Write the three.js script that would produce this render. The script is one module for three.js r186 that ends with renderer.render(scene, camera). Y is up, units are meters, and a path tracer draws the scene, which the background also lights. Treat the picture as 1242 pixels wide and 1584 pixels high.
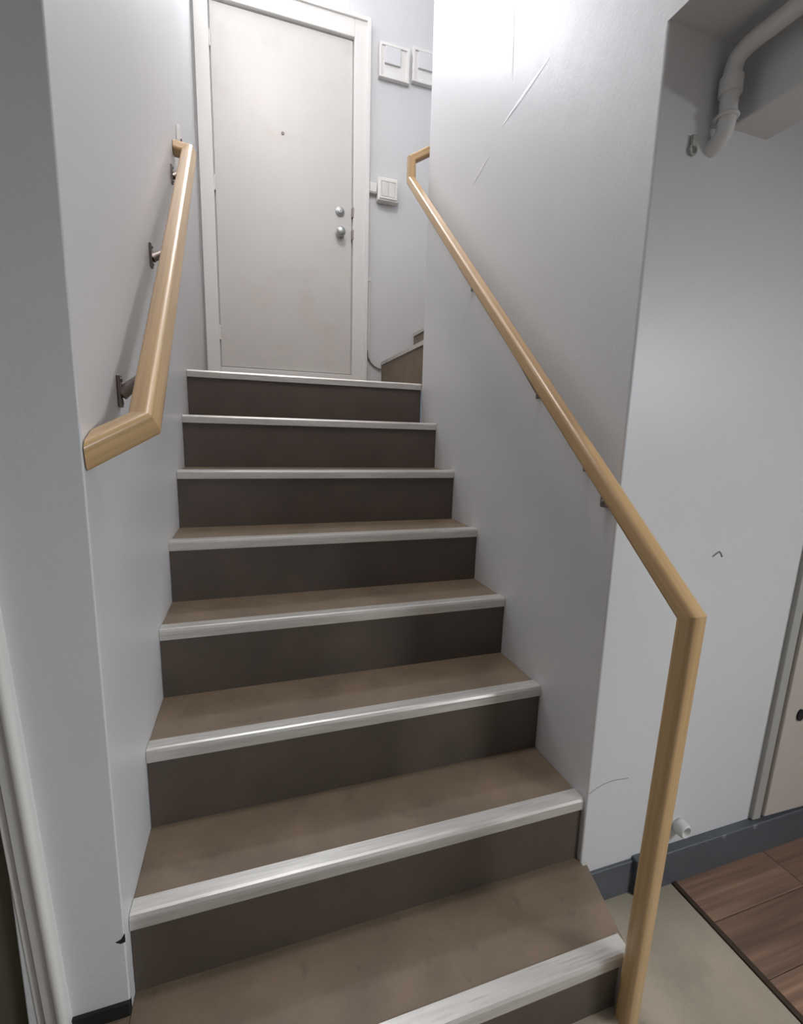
import * as THREE from 'three';
import { RoundedBoxGeometry } from 'three/addons/geometries/RoundedBoxGeometry.js';
import { RectAreaLightUniformsLib } from 'three/addons/lights/RectAreaLightUniformsLib.js';
import { mergeGeometries } from 'three/addons/utils/BufferGeometryUtils.js';

// ---------------------------------------------------------------- camera, sky, lights, exposure
RectAreaLightUniformsLib.init();
const scene = new THREE.Scene();
const camera = new THREE.PerspectiveCamera(2 * Math.atan(792 / 716.01) * 180 / Math.PI, 1242 / 1584, 0.02, 60);
camera.position.set(0.2433, 1.2854, 0.6313);
camera.rotation.set(-0.1665, -0.3171, 0.0267, 'YXZ');
scene.background = new THREE.Color(0.45, 0.58, 0.8);          // daylight outside, kept out by the closed room

const renderer = new THREE.WebGLRenderer({ antialias: true });
renderer.toneMapping = THREE.LinearToneMapping;
renderer.toneMappingExposure = 1.14;
renderer.shadowMap.enabled = true;

function areaLight(color, intensity, w, h, pos, target) {
  const l = new THREE.RectAreaLight(color, intensity, w, h);
  l.position.set(...pos); l.lookAt(...target); scene.add(l); return l;
}
const LAMP_LANDING = [0.45, 4.46, -0.5];
areaLight(new THREE.Color(0.89, 0.935, 1.0), 26, 0.74, 0.52, [0.48, 4.03, -2.5], [0.48, 4.03, 0]);          // daylight of the window above the door
areaLight(new THREE.Color(0.91, 0.955, 1.0), 23, 1.0, 0.86, [2.738, 2.02, 1.78], [0, 2.02, 1.78]);      // daylight of the side window in the room on the right
areaLight(new THREE.Color(1.0, 0.93, 0.92), 75, 0.3, 0.3, [LAMP_LANDING[0], LAMP_LANDING[1] - 0.012, LAMP_LANDING[2]], [LAMP_LANDING[0], 0, LAMP_LANDING[2]]);

// ---------------------------------------------------------------- helpers
let seed = 7;
const rnd = () => { seed = (seed * 1664525 + 1013904223) >>> 0; return seed / 4294967296; };
const HS = (x, y, s) => { let h = (x * 374761393 + y * 668265263 + s * 974634777) | 0; h = Math.imul(h ^ (h >>> 13), 1274126177); return ((h ^ (h >>> 16)) >>> 0) / 4294967296; };
function noise(x, y, px, py, s) {                              // tiling value noise, periods px, py
  const x0 = Math.floor(x), y0 = Math.floor(y), fx = x - x0, fy = y - y0, m = (a, b) => ((a % b) + b) % b;
  const u = fx * fx * (3 - 2 * fx), v = fy * fy * (3 - 2 * fy), a = m(x0, px), b = m(x0 + 1, px), c = m(y0, py), d = m(y0 + 1, py);
  return (HS(a, c, s) * (1 - u) + HS(b, c, s) * u) * (1 - v) + (HS(a, d, s) * (1 - u) + HS(b, d, s) * u) * v;
}
function fbm(u, v, fx, fy, oct, s) {
  let t = 0, a = 0.5, n = 0;
  for (let i = 0; i < oct; i++) { t += a * noise(u * fx, v * fy, fx, fy, s + i); n += a; a *= 0.5; fx *= 2; fy *= 2; }
  return t / n;
}
function tex(w, h, fn, srgb, metresU, metresV) {
  const d = new Uint8Array(w * h * 4);
  for (let j = 0; j < h; j++) for (let i = 0; i < w; i++) {
    const c = fn(i / w, j / h), k = (j * w + i) * 4;
    for (let q = 0; q < 3; q++) d[k + q] = Math.max(0, Math.min(255, Math.round(255 * (c.length ? c[q] : c))));
    d[k + 3] = 255;
  }
  const t = new THREE.DataTexture(d, w, h);
  t.wrapS = t.wrapT = THREE.RepeatWrapping; t.magFilter = THREE.LinearFilter; t.minFilter = THREE.LinearFilter;
  t.repeat.set(1 / metresU, 1 / metresV);
  if (srgb) t.colorSpace = THREE.SRGBColorSpace;
  t.needsUpdate = true; return t;
}
function metreUV(g) {                                          // uv in metres from each face's own direction
  if (g.index) g = g.toNonIndexed();
  const p = g.attributes.position, uv = new Float32Array(p.count * 2);
  for (let i = 0; i < p.count; i += 3) {
    const a = new THREE.Vector3().fromBufferAttribute(p, i), b = new THREE.Vector3().fromBufferAttribute(p, i + 1), c = new THREE.Vector3().fromBufferAttribute(p, i + 2);
    const n = b.clone().sub(a).cross(c.clone().sub(a)), ax = Math.abs(n.x), ay = Math.abs(n.y), az = Math.abs(n.z);
    [a, b, c].forEach((q, k) => {
      const o = (i + k) * 2;
      if (ax >= ay && ax >= az) { uv[o] = q.z; uv[o + 1] = q.y; } else if (ay >= az) { uv[o] = q.x; uv[o + 1] = q.z; } else { uv[o] = q.x; uv[o + 1] = q.y; }
    });
  }
  g.setAttribute('uv', new THREE.BufferAttribute(uv, 2));
  return g;
}
function box(x0, x1, y0, y1, z0, z1, r = 0) {                  // a box by its limits, with rounded edges if r > 0
  const w = x1 - x0, h = y1 - y0, d = z1 - z0;
  const g = r ? new RoundedBoxGeometry(w, h, d, 3, r) : new THREE.BoxGeometry(w, h, d);
  g.translate((x0 + x1) / 2, (y0 + y1) / 2, (z0 + z1) / 2);
  return metreUV(g);
}
function extrudeX(poly, x0, x1, bevel = 0, curve = 1) {        // polygon of [z, y] extruded along x
  const s = new THREE.Shape(poly.map(([z, y]) => new THREE.Vector2(-z, y)));
  const g = new THREE.ExtrudeGeometry(s, { depth: x1 - x0 - 2 * bevel, bevelEnabled: bevel > 0, bevelThickness: bevel, bevelSize: bevel, bevelOffset: -bevel, bevelSegments: 2, curveSegments: curve });
  g.rotateY(Math.PI / 2); g.translate(x0 + bevel, 0, 0);       // shape x (= -z) to -z, depth to x
  return metreUV(g);
}
function ringFrame(x0, x1, y0, y1, [l, r, b, t], z0, z1, bevel = 0.002) {   // one frame with mitred look, hole inset by l r b t
  const s = new THREE.Shape([[x0, y0], [x1, y0], [x1, y1], [x0, y1]].map((p) => new THREE.Vector2(...p)));
  s.holes.push(new THREE.Path([[x0 + l, y0 + b], [x0 + l, y1 - t], [x1 - r, y1 - t], [x1 - r, y0 + b]].map((p) => new THREE.Vector2(...p))));
  const g = new THREE.ExtrudeGeometry(s, { depth: z1 - z0 - bevel, bevelEnabled: true, bevelThickness: bevel, bevelSize: bevel, bevelOffset: -bevel, bevelSegments: 2 });
  g.translate(0, 0, z0); return metreUV(g);
}
function clean(g) { const n = g.index ? g.toNonIndexed() : g; if (!n.attributes.normal) n.computeVertexNormals(); return n; }
const join = (...gs) => mergeGeometries(gs.map(clean));
const used = {};
function numbered(n) { const k = used[n] = (used[n] ?? -1) + 1; return k ? `${n}_${String(k).padStart(3, '0')}` : n; }
function part(name, g, m, parent) {
  const o = new THREE.Mesh(g, m); o.castShadow = o.receiveShadow = true;
  o.name = parent === scene ? numbered(name) : name; parent.add(o); return o;
}
function struct(name, g, m) { const o = part(name, g, m, scene); o.userData = { kind: 'structure' }; return o; }
function structGroup(name) { const o = new THREE.Group(); o.name = name; o.userData = { kind: 'structure' }; scene.add(o); return o; }
function thing(name, label, category, pos = [0, 0, 0], group) {
  const o = new THREE.Group(); o.name = numbered(name); o.position.set(...pos); o.userData = { label, category };
  if (group) o.userData.group = group;
  scene.add(o); return o;
}
const at = (g, p) => g.translate(-p[0], -p[1], -p[2]);         // world geometry into a thing's own axes

// ---------------------------------------------------------------- materials
const plasterBump = tex(512, 512, (u, v) => 0.62 * fbm(u, v, 4, 3, 3, 11) + 0.3 * fbm(u, v, 20, 14, 3, 21) + 0.08 * HS(u * 512 | 0, v * 512 | 0, 3), false, 1.6, 1.6);
const plasterTone = tex(256, 256, (u, v) => { const n = fbm(u, v, 5, 5, 4, 31); return [0.93 + 0.03 * n, 0.93 + 0.03 * n, 0.93 + 0.03 * n]; }, true, 2.1, 2.1);
const M = {};
M.wall = new THREE.MeshPhysicalMaterial({ color: 0xe5e5e6, map: plasterTone, roughness: 0.42, bumpMap: plasterBump, bumpScale: 0.0022 });
M.ceiling = new THREE.MeshStandardMaterial({ color: 0xd6d4d0, map: plasterTone, roughness: 0.9, bumpMap: plasterBump, bumpScale: 0.002 });
const vinylMap = tex(512, 512, (u, v) => {
  const n = fbm(u, v, 6, 6, 5, 41), k = HS(u * 512 | 0, v * 512 | 0, 43), s = k > 0.93 ? -0.06 : k < 0.06 ? 0.045 : 0, w = 0.86 + 0.2 * (n - 0.5) + s;
  const dirt = Math.max(0, fbm(u, v, 14, 14, 3, 47) - 0.72) * 0.5;
  return [0.555 * (w - dirt), 0.482 * (w - dirt), 0.4 * (w - dirt)];
}, true, 0.5, 0.5);
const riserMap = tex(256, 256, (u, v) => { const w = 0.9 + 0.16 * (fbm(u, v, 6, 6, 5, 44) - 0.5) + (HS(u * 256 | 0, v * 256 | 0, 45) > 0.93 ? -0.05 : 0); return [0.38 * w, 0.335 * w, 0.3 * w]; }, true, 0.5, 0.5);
const grit = tex(256, 256, (u, v) => HS(u * 256 | 0, v * 256 | 0, 53), false, 0.15, 0.15);
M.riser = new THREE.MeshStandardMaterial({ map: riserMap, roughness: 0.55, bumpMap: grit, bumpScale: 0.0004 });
M.vinyl = new THREE.MeshStandardMaterial({ map: vinylMap, roughness: 0.5, bumpMap: grit, bumpScale: 0.0005 });
const floorMap = tex(512, 512, (u, v) => {
  const n = fbm(u, v, 5, 5, 4, 61), k = HS(u * 512 | 0, v * 512 | 0, 63), w = 0.92 + 0.16 * (n - 0.5) + (k > 0.94 ? -0.05 : 0), d = Math.max(0, fbm(u, v, 9, 9, 3, 67) - 0.68) * 0.3;
  return [0.71 * (w - d), 0.665 * (w - d), 0.59 * (w - d)];
}, true, 0.8, 0.8);
M.floor = new THREE.MeshStandardMaterial({ map: floorMap, roughness: 0.5, bumpMap: grit, bumpScale: 0.0004 });
const nosingMap = tex(1024, 64, (u, v) => {
  const n = fbm(u, v, 12, 8, 4, 71), g = fbm(u, v, 14, 16, 3, 73), w = 0.8 + 0.1 * (n - 0.5) - Math.max(0, g - 0.6) * 0.3;
  return [w, w * 0.985, w * 0.96];
}, true, 1.05, 0.06);
M.nosing = new THREE.MeshStandardMaterial({ map: nosingMap, metalness: 0.45, roughness: 0.34 });
const woodMap = tex(512, 256, (u, v) => {
  const n = fbm(u, v, 2, 24, 4, 81), f = fbm(u, v, 6, 90, 2, 85), w = 0.92 + 0.2 * (n - 0.5) + 0.09 * (f - 0.5);
  return [0.83 * w, 0.685 * w * (0.98 + 0.04 * n), 0.485 * w];
}, true, 0.9, 0.18);
M.rail = new THREE.MeshPhysicalMaterial({ map: woodMap, roughness: 0.42, clearcoat: 0.55, clearcoatRoughness: 0.22 });
M.steel = new THREE.MeshStandardMaterial({ color: 0x8a817c, metalness: 0.7, roughness: 0.4 });
M.chrome = new THREE.MeshStandardMaterial({ color: 0xb8bab8, metalness: 0.85, roughness: 0.28 });
M.gloss = new THREE.MeshPhysicalMaterial({ color: 0xe6e4e0, roughness: 0.36, bumpMap: plasterBump, bumpScale: 0.001 });
const doorMap = tex(256, 512, (u, v) => {
  const n = fbm(u, v, 4, 5, 4, 91), st = Math.max(0, fbm(u, v, 6, 14, 3, 93) - 0.66) * 0.16;
  return [0.82 + 0.02 * n - st * 0.5, 0.808 + 0.02 * n - st * 0.7, 0.79 + 0.02 * n - st];
}, true, 0.9, 2.1);
M.door = new THREE.MeshPhysicalMaterial({ map: doorMap, roughness: 0.36, bumpMap: plasterBump, bumpScale: 0.0012 });
M.cream = new THREE.MeshStandardMaterial({ color: 0xcbc3b8, map: plasterTone, roughness: 0.5 });
M.greyTrim = new THREE.MeshStandardMaterial({ color: 0xa9a8a2, roughness: 0.55 });
const bbMap = tex(512, 64, (u, v) => { const w = 0.95 + 0.12 * (fbm(u, v, 10, 3, 3, 101) - 0.5), s = fbm(u, v, 40, 3, 2, 103) > 0.74 && v > 0.55 ? 0.16 : 0; return [0.345 * w + s, 0.36 * w + s, 0.385 * w + s]; }, true, 1.3, 0.16);
M.baseboard = new THREE.MeshStandardMaterial({ map: bbMap, roughness: 0.45 });
M.dark = new THREE.MeshStandardMaterial({ color: 0x1d1c1a, roughness: 0.7 });
M.darkTrim = new THREE.MeshStandardMaterial({ color: 0x3a2a1e, roughness: 0.6 });
M.olive = new THREE.MeshStandardMaterial({ color: 0x5b5846, roughness: 0.5, bumpMap: grit, bumpScale: 0.0006 });
M.plastic = new THREE.MeshPhysicalMaterial({ color: 0xeceae4, roughness: 0.35 });
M.mark = new THREE.MeshStandardMaterial({ color: 0x7c7c80, roughness: 0.9 });
M.pipe = new THREE.MeshStandardMaterial({ color: 0xd9d8d6, roughness: 0.5 });
M.panelCover = new THREE.MeshStandardMaterial({ color: 0xdad9dc, roughness: 0.5 });
M.glow = new THREE.MeshStandardMaterial({ color: 0xffffff, emissive: new THREE.Color(0.88, 0.95, 1.0), emissiveIntensity: 1.5 });
M.lamp = new THREE.MeshStandardMaterial({ color: 0xffffff, emissive: new THREE.Color(1, 0.96, 0.9), emissiveIntensity: 2.0 });
const plankMaps = [0, 1, 2].map((q) => tex(512, 128, (u, v) => {
  const n = fbm(u, v, 3, 12, 4, 111 + q * 7), f = fbm(u, v, 5, 48, 2, 115 + q * 7), w = 0.95 + 0.42 * (n - 0.5) + 0.14 * (f - 0.5), t = [1, 0.9, 1.08][q];
  return [0.53 * w * t, 0.415 * w * t, 0.345 * w * t];
}, true, 1.0, 0.16));
M.planks = plankMaps.map((m) => new THREE.MeshStandardMaterial({ map: m, roughness: 0.45 }));

// ---------------------------------------------------------------- the setting
const W = 1.0417, ZL = -0.1944, ZR = -0.2124, ZEND = -1.535, ZD = -2.52, LAND = 1.526, FLOOR = 0.05, TOP = 4.5, SOFFIT = 2.095;
// stair levels and nosing positions
const Y = [0.19, 0.3654, 0.5615, 0.7538, 0.9431, 1.1407, 1.335, LAND];
const Z = [0.0, -0.2233, -0.4363, -0.6634, -0.8858, -1.1169, -1.3306, -1.5422];

struct('floor', box(-1.75, 1.345, FLOOR - 0.15, FLOOR, -0.4, 4.15), M.floor);
const woodFloor = structGroup('floor_wood');
part('subfloor', box(1.345, 2.9, FLOOR - 0.15, FLOOR - 0.014, -0.4, 4.15), M.darkTrim, woodFloor);
{
  const pw = 0.136, gap = 0.0008; let row = 0;
  const shapes = {};
  for (let z = ZR + 0.003; z < 4.0; z += pw, row++) {
    let x = 1.362; const first = 0.35 + 0.6 * ((row * 0.382) % 1);
    for (const x1 of [1.362 + first, 2.75]) {
      const g = box(x + gap, x1 - gap, FLOOR - 0.014, FLOOR + (rnd() - 0.5) * 0.0008, z + gap, z + pw - gap, 0.0012);
      const uv = g.attributes.uv, off = rnd() * 3, off2 = rnd() * 2; for (let i = 0; i < uv.count; i++) uv.setXY(i, uv.getX(i) + off, uv.getY(i) + off2);
      part('plank', g, M.planks[rnd() * 3 | 0], woodFloor);
      x = x1;
    }
  }
}
struct('trim_1', box(1.347, 1.362, FLOOR - 0.01, FLOOR + 0.004, ZR + 0.003, 4.0, 0.002), M.darkTrim);   // edge strip between the two floors

// left of the stairs: a wall with its end towards the hall
const wallLeft = struct('wall_left', box(-0.16, 0, FLOOR - 0.1, TOP, -2.7, ZL, 0.003), M.wall);
struct('wall_front_left', join(box(-1.75, -0.95, FLOOR - 0.1, TOP, -0.4, ZL - 0.012), box(-0.95, -0.15, 2.1, TOP, -0.4, ZL - 0.012)), M.wall);
// right of the stairs: one mass whose soffit reaches over the side passage
const wallRight = struct('wall_right', (() => {                  // plan with a rounded front corner, raised
  const p = new THREE.Shape(), r = 0.006; p.moveTo(W, -ZEND); p.lineTo(W, -ZR + r); p.quadraticCurveTo(W, -ZR, W + r, -ZR); p.lineTo(2.9, -ZR); p.lineTo(2.9, -ZEND); p.closePath();
  const g = new THREE.ExtrudeGeometry(p, { depth: SOFFIT, bevelEnabled: false, curveSegments: 4 }); g.rotateX(-Math.PI / 2); return metreUV(g);
})(), M.wall);
struct('wall_over_passage', box(W, 2.9, SOFFIT, TOP, ZEND, 1.05), M.wall);
struct('wall_partition', box(-1.75, 0.62, FLOOR - 0.1, 2.8, 1.1, 1.22), M.wall);
struct('wall_back', (() => {
  const s = new THREE.Shape([[-0.2, 1.3], [3.2, 1.3], [3.2, TOP], [-0.2, TOP]].map((p) => new THREE.Vector2(...p)));
  s.holes.push(new THREE.Path([[0.085, 3.726], [0.875, 3.726], [0.875, 4.32], [0.085, 4.32]].map((p) => new THREE.Vector2(...p))));
  const g = new THREE.ExtrudeGeometry(s, { depth: 0.18, bevelEnabled: false }); g.translate(0, 0, ZD - 0.18); return metreUV(g);
})(), M.wall);
struct('wall_upper_right', box(3.0, 3.2, 1.3, TOP, -2.7, -1.5), M.wall);
struct('ceiling', box(-0.2, 3.2, TOP, TOP + 0.15, -2.75, 0.05), M.ceiling);
struct('ceiling_hall', box(-1.75, W, 2.75, 2.9, -0.06, 4.15), M.ceiling);
struct('wall_over_hall', box(-0.16, W, 2.75, TOP, -0.06, 0.06), M.wall);
struct('ceiling_room', box(W, 2.9, 2.62, 2.8, 1.05, 4.15), M.ceiling);
struct('beam', box(W + 0.004, 2.75, 1.81, SOFFIT + 0.02, 0.98, 1.1), M.wall);
struct('wall_room_right', (() => {                             // with the opening of the side window
  const h = new THREE.Shape([[-4.15, FLOOR - 0.1], [-ZR + 0.05, FLOOR - 0.1], [-ZR + 0.05, 2.8], [-4.15, 2.8]].map((p) => new THREE.Vector2(...p)));
  h.holes.push(new THREE.Path([[-2.3, 1.57], [-1.26, 1.57], [-1.26, 2.47], [-2.3, 2.47]].map((p) => new THREE.Vector2(...p))));
  const g = new THREE.ExtrudeGeometry(h, { depth: 0.15, bevelEnabled: false }); g.rotateY(Math.PI / 2); g.translate(2.75, 0, 0); return metreUV(g);
})(), M.wall);
const win2 = structGroup('window_2');
part('window_frame', join(box(2.76, 2.82, 1.57, 1.6, 1.26, 2.3, 0.004), box(2.76, 2.82, 2.44, 2.47, 1.26, 2.3, 0.004), box(2.76, 2.82, 1.6, 2.44, 1.26, 1.29, 0.004), box(2.76, 2.82, 1.6, 2.44, 2.27, 2.3, 0.004)), M.gloss, win2);
part('pane', box(2.79, 2.796, 1.595, 2.445, 1.285, 2.275), M.glow, win2);
struct('wall_hall_left', box(-1.9, -1.75, FLOOR - 0.1, 2.9, -0.4, 4.15), M.wall);
struct('wall_behind', box(-1.9, 2.9, FLOOR - 0.1, 2.9, 4.0, 4.15), M.wall);

// marks in the plaster
function wire(pts, r, seg = 24, rad = 6) { return new THREE.TubeGeometry(new THREE.CatmullRomCurve3(pts.map((p) => new THREE.Vector3(...p))), seg, r, rad, false); }
part('crack', wire([[W + 0.004, 0.389, ZR], [1.075, 0.403, ZR], [1.115, 0.411, ZR], [1.17, 0.407, ZR]], 0.0009), M.mark, wallRight);
part('scuff', wire([[1.358, 0.999, ZR], [1.37, 1.006, ZR], [1.379, 1.01, ZR], [1.386, 1.004, ZR], [1.391, 0.996, ZR]], 0.0022), M.mark, wallRight);
for (const [y0, z0, y1, z1, r] of [[2.27, -0.875, 2.3, -0.62, 0.007], [2.37, -0.822, 2.64, -0.842, 0.006], [2.19, -1.07, 2.225, -0.95, 0.006]])   // low trowel ridges
  part('trowel_ridge', new THREE.SphereGeometry(1, 16, 12).scale(0.0011, Math.hypot(y1 - y0, z1 - z0) / 2, r).rotateX(Math.atan2(z1 - z0, y1 - y0)).translate(W, (y0 + y1) / 2, (z0 + z1) / 2), M.wall, wallRight);
part('plaster_chip', (() => { const h = new THREE.Shape([[0.0005, 0.366], [-0.006, 0.3565], [-0.015, 0.353], [-0.007, 0.3475], [0.0005, 0.349]].map((p) => new THREE.Vector2(...p))); return metreUV(new THREE.ExtrudeGeometry(h, { depth: 0.002, bevelEnabled: false }).translate(0, 0, ZL - 0.001)); })(), M.dark, wallLeft);

// skirting
struct('baseboard_right', box(W + 0.004, 1.216, FLOOR - 0.02, 0.149, ZR - 0.01, ZR + 0.009, 0.003), M.baseboard);
struct('baseboard_room', box(1.214, 2.75, FLOOR - 0.02, 0.157, ZR - 0.01, ZR + 0.024, 0.004), M.baseboard);
struct('baseboard_left', box(-0.098, 0.0, 0.185, 0.218, ZL - 0.01, ZL + 0.006, 0.002), M.dark);

// door on the landing, with its frame and raised sill
const door1 = structGroup('door_1');
{
  const leaf = part('door_leaf', box(0.092, 0.89, 1.668, 3.588, ZD - 0.03, ZD + 0.012, 0.003), M.door, door1);
  const jamb = (x0, x1, y0, y1) => box(x0, x1, y0, y1, ZD - 0.04, ZD + 0.034, 0.004);
  part('door_frame', join(jamb(0.012, 0.087, LAND, 3.7), jamb(0.896, 0.985, LAND, 3.7), jamb(0.087, 0.896, 3.595, 3.7)), M.gloss, door1);
  part('architrave', (() => {
    const h = new THREE.Shape([[0.012, 3.69], [0.972, 3.69], [0.972, LAND], [0.996, LAND], [0.996, 3.712], [0.012, 3.712]].map((p) => new THREE.Vector2(...p)));
    return metreUV(new THREE.ExtrudeGeometry(h, { depth: 0.04, bevelEnabled: true, bevelThickness: 0.003, bevelSize: 0.003, bevelOffset: -0.003, bevelSegments: 2 }).translate(0, 0, ZD + 0.001));
  })(), M.gloss, door1);
  part('door_sill', box(0.087, 0.896, LAND, 1.662, ZD - 0.04, ZD + 0.03, 0.004), M.gloss, door1);
  for (const y of [1.86, 2.68, 3.4]) part('hinge', join(new THREE.CylinderGeometry(0.006, 0.006, 0.075, 10).translate(0.0895, y, ZD + 0.018), new THREE.SphereGeometry(0.0065, 8, 6).translate(0.0895, y + 0.039, ZD + 0.018)), M.gloss, door1);
  for (const y of [2.518, 2.645]) part('strike_plate', box(0.889, 0.9, y - 0.028, y + 0.028, ZD + 0.004, ZD + 0.0355, 0.001), M.steel, door1);
  const turn = (pts, y) => { const g = new THREE.LatheGeometry(pts.map((p) => new THREE.Vector2(...p)), 32); g.rotateX(Math.PI / 2); g.translate(0.816, y, ZD + 0.012); return g; };
  part('door_lock', turn([[0, 0.018], [0.012, 0.018], [0.0135, 0.0165], [0.014, 0.012], [0.024, 0.011], [0.027, 0.008], [0.028, 0]], 2.645), M.chrome, leaf);
  part('keyhole', box(0.8145, 0.8175, 2.638, 2.652, ZD + 0.026, ZD + 0.0305), M.dark, leaf);
  part('door_knob', turn([[0, 0.058], [0.014, 0.057], [0.024, 0.052], [0.029, 0.043], [0.027, 0.033], [0.016, 0.026], [0.012, 0.02], [0.013, 0.008], [0.026, 0.006], [0.029, 0]], 2.518), M.chrome, leaf);
  part('peephole', new THREE.LatheGeometry([[0, 0.003], [0.0035, 0.003], [0.005, 0.0045], [0.008, 0.004], [0.009, 0]].map((p) => new THREE.Vector2(...p)), 20).rotateX(Math.PI / 2).translate(0.475, 3.014, ZD + 0.012), M.steel, leaf);
}
// window above the door, daylight behind it
const win = structGroup('window_1');
{
  const f = (x0, x1, y0, y1) => box(x0, x1, y0, y1, ZD - 0.09, ZD - 0.012, 0.003);
  part('window_frame', join(f(0.085, 0.875, 3.726, 3.736), f(0.085, 0.875, 4.29, 4.32), f(0.085, 0.115, 3.73, 4.29), f(0.862, 0.875, 3.73, 4.29), f(0.742, 0.815, 3.73, 4.29)), M.gloss, win);
  part('pane', box(0.113, 0.744, 3.734, 4.292, ZD - 0.04, ZD - 0.034), M.glow, win);
  part('pane', box(0.813, 0.864, 3.734, 4.292, ZD - 0.04, ZD - 0.034), M.glow, win);
}
// door at the far left of the hall: casing, jamb and dark leaf, leaning with the old frame
const door2 = structGroup('door_2');
door2.position.set(-0.086, FLOOR, ZL - 0.012); door2.rotation.z = 0.0407;
part('casing', (() => {
  const s = new THREE.Shape(); s.moveTo(0, 0); s.lineTo(0, 0.024); s.quadraticCurveTo(-0.001, 0.034, -0.009, 0.034); s.quadraticCurveTo(-0.017, 0.033, -0.018, 0.026); s.lineTo(-0.036, 0.022); s.lineTo(-0.036, 0); s.closePath();
  const g = new THREE.ExtrudeGeometry(s, { depth: 2.06, bevelEnabled: false, curveSegments: 6 }); g.rotateX(-Math.PI / 2); g.scale(1, 1, -1);
  const ix = g.index; if (!ix) { const p = g.attributes.position; for (let i = 0; i < p.count; i += 3) { const a = [p.getX(i), p.getY(i), p.getZ(i)], b = [p.getX(i + 1), p.getY(i + 1), p.getZ(i + 1)]; p.setXYZ(i, ...b); p.setXYZ(i + 1, ...a); } }
  g.computeVertexNormals(); return metreUV(g);
})(), M.gloss, door2);
part('jamb', box(-0.053, -0.041, 0, 2.06, -0.04, 0.014, 0.003), M.gloss, door2);
part('rebate', box(-0.043, -0.034, 0, 2.06, -0.04, -0.004), M.greyTrim, door2);
part('door_leaf', box(-0.86, -0.0535, 0.005, 2.04, -0.045, -0.008, 0.003), M.olive, door2);
// cupboard door in the passage wall
const door3 = structGroup('door_3');
door3.position.set(1.66, 0.16, ZR); door3.rotation.z = -0.042;
part('frame_strip', join(box(0, 0.034, 0, 1.3, -0.01, 0.012, 0.003), box(0.034, 0.7, 1.27, 1.3, -0.01, 0.012, 0.003)), M.greyTrim, door3);
{
  const leaf = part('door_leaf', ringFrame(0.037, 0.66, 0.012, 1.265, [0.115, 0.12, 0.16, 0.95], -0.01, 0.02, 0.003), M.cream, door3);
  part('inset_panel', box(0.14, 0.56, 0.16, 0.33, -0.01, 0.013), M.cream, leaf);
  const g = new THREE.CylinderGeometry(0.014, 0.014, 0.006, 24).rotateX(Math.PI / 2).scale(0.9, 1.3, 1).translate(0.098, 0.341, 0.022);
  part('lock_hole', g, M.dark, leaf);
  part('lock_plate', box(0.112, 0.15, 0.325, 0.362, 0.018, 0.023, 0.002), M.cream, leaf);
}

// ---------------------------------------------------------------- the staircase
struct('floor_beside_step', join(box(-0.9, 0, FLOOR - 0.02, 0.188, ZL - 0.02, -0.001)), M.vinyl);
const stairs = thing('staircase', 'straight brown vinyl staircase with pale metal strips along its step edges', 'staircase');
function nosing(x0, x1, y, z) {                                // L profile over the step edge, rounded lip
  const t = 0.004, s = new THREE.Shape();
  const P = [[-0.034, 0], [-0.034, t], [-0.005, t], [0.001, t - 0.0012], [0.0045, -0.003], [0.005, -0.008], [0.005, -0.026], [0.001, -0.027], [0, -0.008], [-0.004, 0]];
  s.setFromPoints(P.map(([a, b]) => new THREE.Vector2(-(z + a), y + b)));
  const g = new THREE.ExtrudeGeometry(s, { depth: x1 - x0, bevelEnabled: false }); g.rotateY(Math.PI / 2); g.translate(x0, 0, 0);
  return metreUV(g);
}
function lowStep(y0, y1, inset) {                              // lowest tread, its right end running to the skirting
  const h = new THREE.Shape([[0.001, -0.235], [W - 0.001, -0.235], [W - 0.001, ZR + 0.011], [1.052 - inset, ZR + 0.011], [1.0 - inset, -0.001 - inset], [0.001, -0.001 - inset]].map(([x, z]) => new THREE.Vector2(x, -z)));
  const g = new THREE.ExtrudeGeometry(h, { depth: y1 - y0, bevelEnabled: false }); g.rotateX(-Math.PI / 2); g.translate(0, y0, 0); return metreUV(g);
}
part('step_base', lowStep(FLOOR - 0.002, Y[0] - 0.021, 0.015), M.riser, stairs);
for (let k = 0; k < 8; k++) {
  const x0 = 0.001, x1 = k ? W - 0.001 : 1.0, yb = k ? Y[k - 1] : FLOOR, zn = k < 7 ? Z[k + 1] - 0.001 : ZD + 0.002;
  const z0 = Z[k];
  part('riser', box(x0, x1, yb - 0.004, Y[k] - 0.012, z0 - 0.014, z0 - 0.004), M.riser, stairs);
  const top = k === 0 ? lowStep(Y[0] - 0.02, Y[0] - 0.002, 0) : k < 7 ? box(x0, x1, Y[k] - 0.02, Y[k] - 0.002, zn - 0.012, z0 - 0.001) : join(box(0.001, W - 0.001, LAND - 0.02, LAND - 0.002, ZD + 0.002, z0 - 0.001), box(W - 0.001, 1.106, LAND - 0.02, LAND - 0.002, ZD + 0.002, ZEND - 0.002));
  const t = part(k < 7 ? 'tread' : 'landing', top, M.vinyl, stairs);
  const n = part('nosing', nosing(x0, x1, Y[k] - 0.001, z0 - 0.003), M.nosing, t);
  const uv = n.geometry.attributes.uv, o = rnd() * 5; for (let i = 0; i < uv.count; i++) uv.setXY(i, uv.getX(i) + o, uv.getY(i));
}
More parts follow.
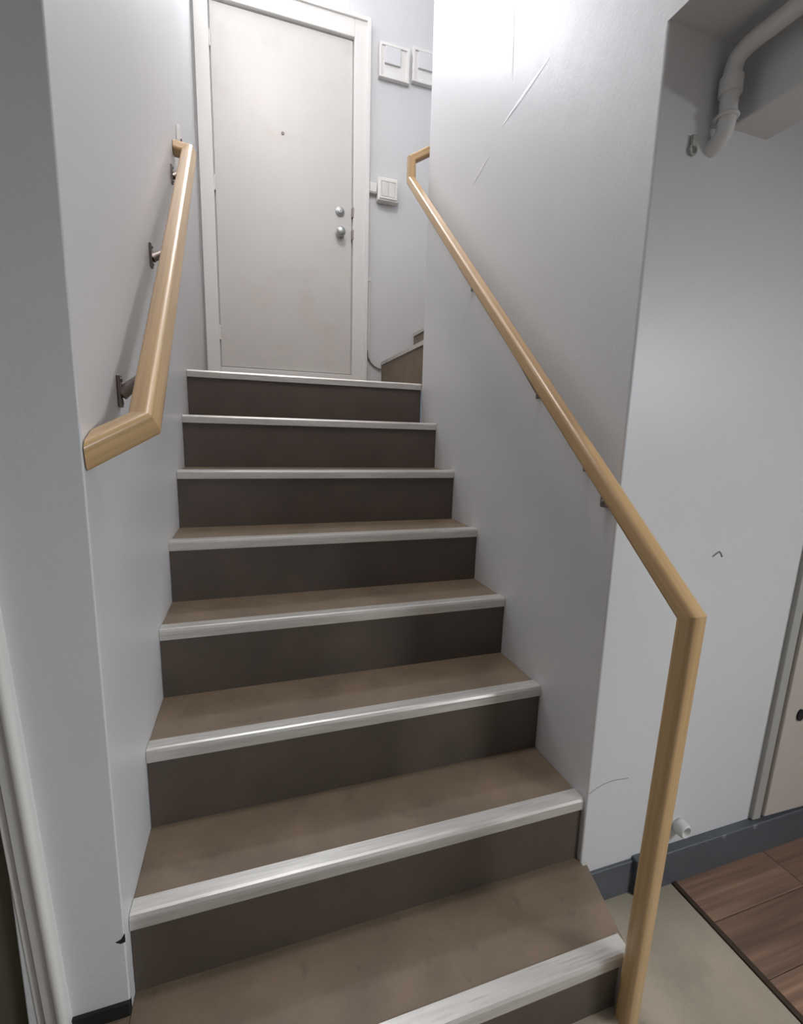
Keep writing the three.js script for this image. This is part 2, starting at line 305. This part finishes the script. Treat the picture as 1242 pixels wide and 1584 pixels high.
// the next flight turns right behind the wall
const upper = thing('upper_flight', 'upper brown flight turning right behind the wall beside the white door', 'staircase');
for (let k = 0; k < 5; k++) {
  const x = 1.106 + k * 0.225, y0 = k ? 1.762 + (k - 1) * 0.205 : LAND - 0.002, y1 = 1.762 + k * 0.205;
  part('riser', box(x, x + 0.012, y0, y1 - 0.006, ZD + 0.003, ZEND - 0.003), M.vinyl, upper);
  const t = part('tread', box(x + 0.004, x + 0.236, y1 - 0.022, y1 - 0.002, ZD + 0.003, ZEND - 0.003), M.vinyl, upper);
  part('nosing', join(box(x - 0.005, x + 0.03, y1 - 0.003, y1 + 0.002, ZD + 0.003, ZEND - 0.003, 0.0015), box(x - 0.006, x - 0.001, y1 - 0.022, y1 + 0.001, ZD + 0.003, ZEND - 0.003, 0.0015)), M.nosing, t);
}

// ---------------------------------------------------------------- handrails
function profile(w, h, r, n = 5) {                             // rounded rectangle, counter-clockwise
  const P = [];
  for (const [sx, sy, a0] of [[1, 1, 0], [-1, 1, 90], [-1, -1, 180], [1, -1, 270]])
    for (let i = 0; i <= n; i++) { const a = (a0 + 90 * i / n) * Math.PI / 180; P.push([sx * (w / 2 - r) + r * Math.cos(a), sy * (h / 2 - r) + r * Math.sin(a)]); }
  return P;
}
function mitredBars(points, w, h, r, side0, ends = [null, null]) {   // one geometry per stretch, cut on the mitre planes
  const V = points.map((p) => new THREE.Vector3(...p)), D = V.slice(1).map((p, i) => p.clone().sub(V[i]).normalize());
  const planes = V.map((p, i) => i === 0 ? (ends[0] ? new THREE.Vector3(...ends[0]) : D[0]) : i === V.length - 1 ? (ends[1] ? new THREE.Vector3(...ends[1]) : D[D.length - 1]) : D[i - 1].clone().add(D[i]).normalize());
  let right = new THREE.Vector3(...side0).addScaledVector(D[0], -new THREE.Vector3(...side0).dot(D[0])).normalize(), up = right.clone().cross(D[0]).normalize();
  const prof = profile(w, h, r), out = [];
  D.forEach((d, i) => {
    if (i) { const n = planes[i]; right = right.clone().addScaledVector(n, -2 * right.dot(n)); up = up.clone().addScaledVector(n, -2 * up.dot(n)); }
    const ring = (p, n) => prof.map(([a, b]) => { const q = p.clone().addScaledVector(right, a).addScaledVector(up, b); return q.addScaledVector(d, n.dot(p.clone().sub(q)) / n.dot(d)); });
    const A = ring(V[i], planes[i]), B = ring(V[i + 1], planes[i + 1]), N = prof.length, pos = [], uv = [];
    let per = 0;
    const flip = right.clone().cross(up).dot(d) > 0;
    const tri = (a, b, c, ua, ub, uc) => { const t = flip ? [a, b, c] : [a, c, b], u = flip ? [ua, ub, uc] : [ua, uc, ub]; t.forEach((q) => pos.push(q.x, q.y, q.z)); u.forEach((q) => uv.push(...q)); };
    const len = (q) => q.clone().sub(V[i]).dot(d) + i * 0.37;
    for (let k = 0; k < N; k++) {
      const k2 = (k + 1) % N, e = A[k].distanceTo(A[k2]), v0 = per, v1 = per + e; per = v1;
      tri(A[k], A[k2], B[k2], [len(A[k]), v0], [len(A[k2]), v1], [len(B[k2]), v1]);
      tri(A[k], B[k2], B[k], [len(A[k]), v0], [len(B[k2]), v1], [len(B[k]), v0]);
    }
    for (const [R, s] of [[A, 1], [B, 0]]) for (let k = 1; k < N - 1; k++) { const t = [R[0], R[s ? k + 1 : k], R[s ? k : k + 1]]; tri(t[0], t[1], t[2], [0.01, 0.02], [0.02, 0.03], [0.03, 0.02]); }
    const g = new THREE.BufferGeometry();
    g.setAttribute('position', new THREE.Float32BufferAttribute(pos, 3)); g.setAttribute('uv', new THREE.Float32BufferAttribute(uv, 2));
    g.computeVertexNormals();
    // smooth round the profile, flat at the cuts
    const nor = g.attributes.normal, nm = prof.map((_, k) => { const [a0, b0] = prof[(k + N - 1) % N], [a1, b1] = prof[(k + 1) % N]; return right.clone().multiplyScalar(b1 - b0).addScaledVector(up, -(a1 - a0)).normalize(); });
    for (let k = 0; k < N; k++) { const k2 = (k + 1) % N, o = k * 6, ids = flip ? [k, k2, k2, k, k2, k] : [k, k2, k2, k, k, k2]; ids.forEach((q, j) => nor.setXYZ(o + j, nm[q].x, nm[q].y, nm[q].z)); }
    out.push(g);
  });
  return out;
}
function bracket(parent, wallX, sgn, y, z, railPoint) {         // wall plate, tapering arm rising to the rail
  const A = new THREE.Vector3(wallX + sgn * 0.004, y - 0.006, z), B = new THREE.Vector3(...railPoint), d = B.clone().sub(A), L = d.length();
  const arm = new THREE.CylinderGeometry(0.0062, 0.0135, L, 16).scale(1, 1, 0.62).applyQuaternion(new THREE.Quaternion().setFromUnitVectors(new THREE.Vector3(0, 1, 0), d.clone().normalize())).translate((A.x + B.x) / 2, (A.y + B.y) / 2, (A.z + B.z) / 2);
  const plate = part('bracket', join(new RoundedBoxGeometry(0.006, 0.062, 0.022, 2, 0.0025).translate(wallX + sgn * 0.003, y, z), arm), M.steel, parent);
  for (const s of [-1, 1]) part('screw', new THREE.SphereGeometry(0.0042, 10, 8).scale(0.6, 1, 1).translate(wallX + sgn * 0.0065, y + s * 0.022, z), M.steel, plate);
  return plate;
}
{
  const base = [0, 1.29, -0.28];
  const rail = thing('handrail', 'short pale wood handrail fixed to the left wall of the stairs', 'handrail', base);
  const pts = [[0.002, 1.248, -0.225], [0.07, 1.292, -0.285], [0.054, 2.308, -1.47], [0.002, 2.314, -1.47]];
  const g = mitredBars(pts, 0.043, 0.046, 0.011, [1, 0, 0.6], [[1, 0, 0], [-1, 0, 0]]);
  part('end_return', at(g[0], base), M.rail, rail); part('rail', at(g[1], base), M.rail, rail); part('end_return', at(g[2], base), M.rail, rail);
  const onRail = (z) => { const t = (z + 0.285) / (-1.47 + 0.285); return [0.07 - 0.016 * t, 1.292 + 1.016 * t - 0.03, z]; };
  const holder = new THREE.Group();
  for (const [y, z] of [[1.354, -0.431], [1.743, -0.863], [2.183, -1.38]]) { const b = bracket(rail, 0, 1, y, z, onRail(z - 0.03)); b.position.set(-base[0], -base[1], -base[2]); }
  const clip = thing('wall_plate', 'small pale plate on the left wall just above the handrail top', 'plate', [0, 2.426, -1.597]);
  part('plate', new RoundedBoxGeometry(0.014, 0.06, 0.034, 2, 0.004).translate(0.007, 0, 0), M.gloss, clip);
  part('stud', new THREE.CylinderGeometry(0.006, 0.008, 0.012, 12).rotateZ(-Math.PI / 2).translate(0.013, -0.015, 0), M.steel, clip);
}
{
  const base = [0.982, FLOOR, 0.03];
  const rail = thing('handrail', 'long pale wood handrail climbing the right wall from a post on the floor', 'handrail', base);
  const RX = 0.982, LO = [RX, 0.978, 0.05], HI = [RX, 2.437, -1.607];
  const pts = [[RX, FLOOR, 0.026], LO, HI, [RX, 2.527, -1.612], [1.62, 2.91, -1.61]];
  const g = mitredBars(pts, 0.036, 0.038, 0.01, [1, 0, 0], [[0, 1, 0], null]);
  part('post', at(g[0], base), M.rail, rail); part('rail', at(g[1], base), M.rail, rail); part('riser_piece', at(g[2], base), M.rail, rail); part('upper_rail', at(g[3], base), M.rail, rail);
  const yOn = (z) => LO[1] + (HI[1] - LO[1]) * (z - LO[2]) / (HI[2] - LO[2]);
  for (const [y, z] of [[2.26, -1.475], [1.845, -1.023], [1.428, -0.554], [1.236, -0.325]]) { const b = bracket(rail, W, -1, y, z, [RX, yOn(z) - 0.03, z]); b.position.set(-base[0], -base[1], -base[2]); }
  const lug = thing('wall_lug', 'small dark metal lug on the right wall edge below the handrail', 'lug', [W, 1.143, -0.246]);
  part('lug', new RoundedBoxGeometry(0.014, 0.03, 0.02, 2, 0.003).translate(-0.007, 0, 0), M.steel, lug);
  part('screw', new THREE.SphereGeometry(0.004, 10, 8).translate(-0.014, 0, 0), M.steel, lug);
}

// ---------------------------------------------------------------- fittings by the door
{
  const sw = thing('light_switch', 'white double light switch on the wall right of the white door', 'switch', [1.116, 2.805, ZD]);
  part('housing', new RoundedBoxGeometry(0.132, 0.134, 0.05, 3, 0.006).translate(0, 0, 0.025), M.plastic, sw);
  part('cover', ringFrame(-0.057, 0.057, -0.057, 0.057, [0.011, 0.011, 0.012, 0.015], 0.049, 0.056), M.plastic, sw);
  for (const s of [-1, 1]) part('rocker', new RoundedBoxGeometry(0.042, 0.08, 0.01, 2, 0.003).rotateX(0.07).translate(s * 0.022, -0.002, 0.052), M.plastic, sw);
  const jb = thing('junction_box', 'small white cable box between the door frame and the light switch', 'box', [1.022, 2.811, ZD]);
  part('body', new RoundedBoxGeometry(0.052, 0.062, 0.03, 3, 0.005).translate(0, 0, 0.015), M.plastic, jb);
  part('lid', new RoundedBoxGeometry(0.044, 0.05, 0.006, 2, 0.002).translate(0, 0, 0.031), M.plastic, jb);
  const tr = thing('cable_trunking', 'thin white cable trunking running down beside the white door frame', 'trunking', [1.012, 1.9, ZD]);
  part('channel', new RoundedBoxGeometry(0.016, 0.5, 0.012, 2, 0.003).translate(0, 0.13, 0.006), M.gloss, tr);
  part('end_cap', new RoundedBoxGeometry(0.022, 0.03, 0.016, 2, 0.003).translate(0, 0.375, 0.008), M.gloss, tr);
  const cb = thing('cable', 'thin dark cable curling from the door frame to the upper flight', 'cable', [1.04, 1.74, ZD]);
  part('cable_run', wire([[-0.036, 0.09, 0.012], [-0.03, 0.045, 0.01], [-0.008, 0.008, 0.009], [0.03, -0.018, 0.009], [0.064, -0.026, 0.01]], 0.0045, 32, 8), M.steel, cb);
  function wallPanel(label, x, w, y) {
    const p = thing('wall_panel', label, 'panel', [x, y, ZD]);
    part('back_plate', new RoundedBoxGeometry(w, 0.19, 0.022, 3, 0.004).translate(0, 0, 0.011), M.gloss, p);
    part('raised_edge', ringFrame(-w / 2 + 0.001, w / 2 - 0.001, -0.094, 0.094, [0.016, 0.016, 0.013, 0.017], 0.0215, 0.03), M.gloss, p);
    part('inner_cover', new RoundedBoxGeometry(0.1, 0.092, 0.014, 2, 0.003).translate(-0.012, 0.028, 0.027), M.panelCover, p);
    return p;
  }
  wallPanel('whole white panel with a square inner cover, nearest the door frame top', 1.147, 0.195, 3.528);
  wallPanel('white panel cut off by the stair wall edge, farther from the door', 1.363, 0.2, 3.55);
}

// ---------------------------------------------------------------- side passage fittings
{
  const px = 1.186, pz = ZR + 0.03;
  const pipe = thing('pipe', 'pale painted pipe bending from the wall along the passage ceiling', 'pipe', [px, 1.9, pz]);
  const path = new THREE.CurvePath();
  const P = [[0, -0.004, -0.05], [0, -0.003, -0.024], [0, 0.005, -0.007], [0, 0.025, 0], [0, 0.07, 0], [0, 0.118, 0], [0, 0.14, 0.006], [0, 0.15, 0.03], [0, 0.151, 0.07], [0, 0.151, 0.3], [0, 0.151, 1.0]];
  part('pipe_run', wire(P, 0.0165, 90, 20), M.pipe, pipe);
  part('collar', new THREE.CylinderGeometry(0.021, 0.021, 0.03, 24).translate(0, 0.095, 0), M.pipe, pipe);
  part('pipe_clip', join(new THREE.TorusGeometry(0.018, 0.004, 8, 24).rotateX(Math.PI / 2).translate(0, 0.04, 0), box(-0.005, 0.005, 0.035, 0.045, -0.03, -0.015)), M.pipe, pipe);
  const hook = thing('wall_clip', 'small grey clip on the passage wall left of the pipe end', 'clip', [1.135, 1.9, ZR]);
  part('clip_body', join(new RoundedBoxGeometry(0.016, 0.022, 0.008, 2, 0.003).translate(0, 0, 0.004), new THREE.TorusGeometry(0.009, 0.0025, 8, 18).translate(0, -0.016, 0.004)), M.greyTrim, hook);
  struct('beam_passage', box(1.232, 1.345, 1.945, SOFFIT + 0.02, ZR - 0.01, 0.99, 0.004), M.wall);
  const stub = thing('pipe_stub', 'short white pipe stub with a grey opening low on the passage wall', 'pipe', [1.368, 0.215, ZR]);
  part('stub_body', new THREE.LatheGeometry([[0.012, 0], [0.02, 0], [0.022, 0.01], [0.02, 0.028], [0.0165, 0.032], [0.012, 0.03], [0.011, 0.012], [0, 0.011]].map((p) => new THREE.Vector2(...p)), 24).rotateX(Math.PI / 2), M.pipe, stub);
  part('opening', new THREE.CylinderGeometry(0.011, 0.011, 0.004, 20).rotateX(Math.PI / 2).translate(0, 0, 0.014), M.mark, stub);
}

// ---------------------------------------------------------------- lamps out of view
function panelLamp(label, p, w, d) {
  const l = thing('ceiling_lamp', label, 'lamp', p);
  part('lamp_tray', new RoundedBoxGeometry(w + 0.04, 0.03, d + 0.04, 2, 0.005).translate(0, 0.018, 0), M.gloss, l);
  part('diffuser', box(-w / 2, w / 2, -0.006, 0.006, -d / 2, d / 2), M.lamp, l);
}
panelLamp('small square lamp high above the stairs', [LAMP_LANDING[0], LAMP_LANDING[1], LAMP_LANDING[2]], 0.3, 0.3);

renderer.render(scene, camera);
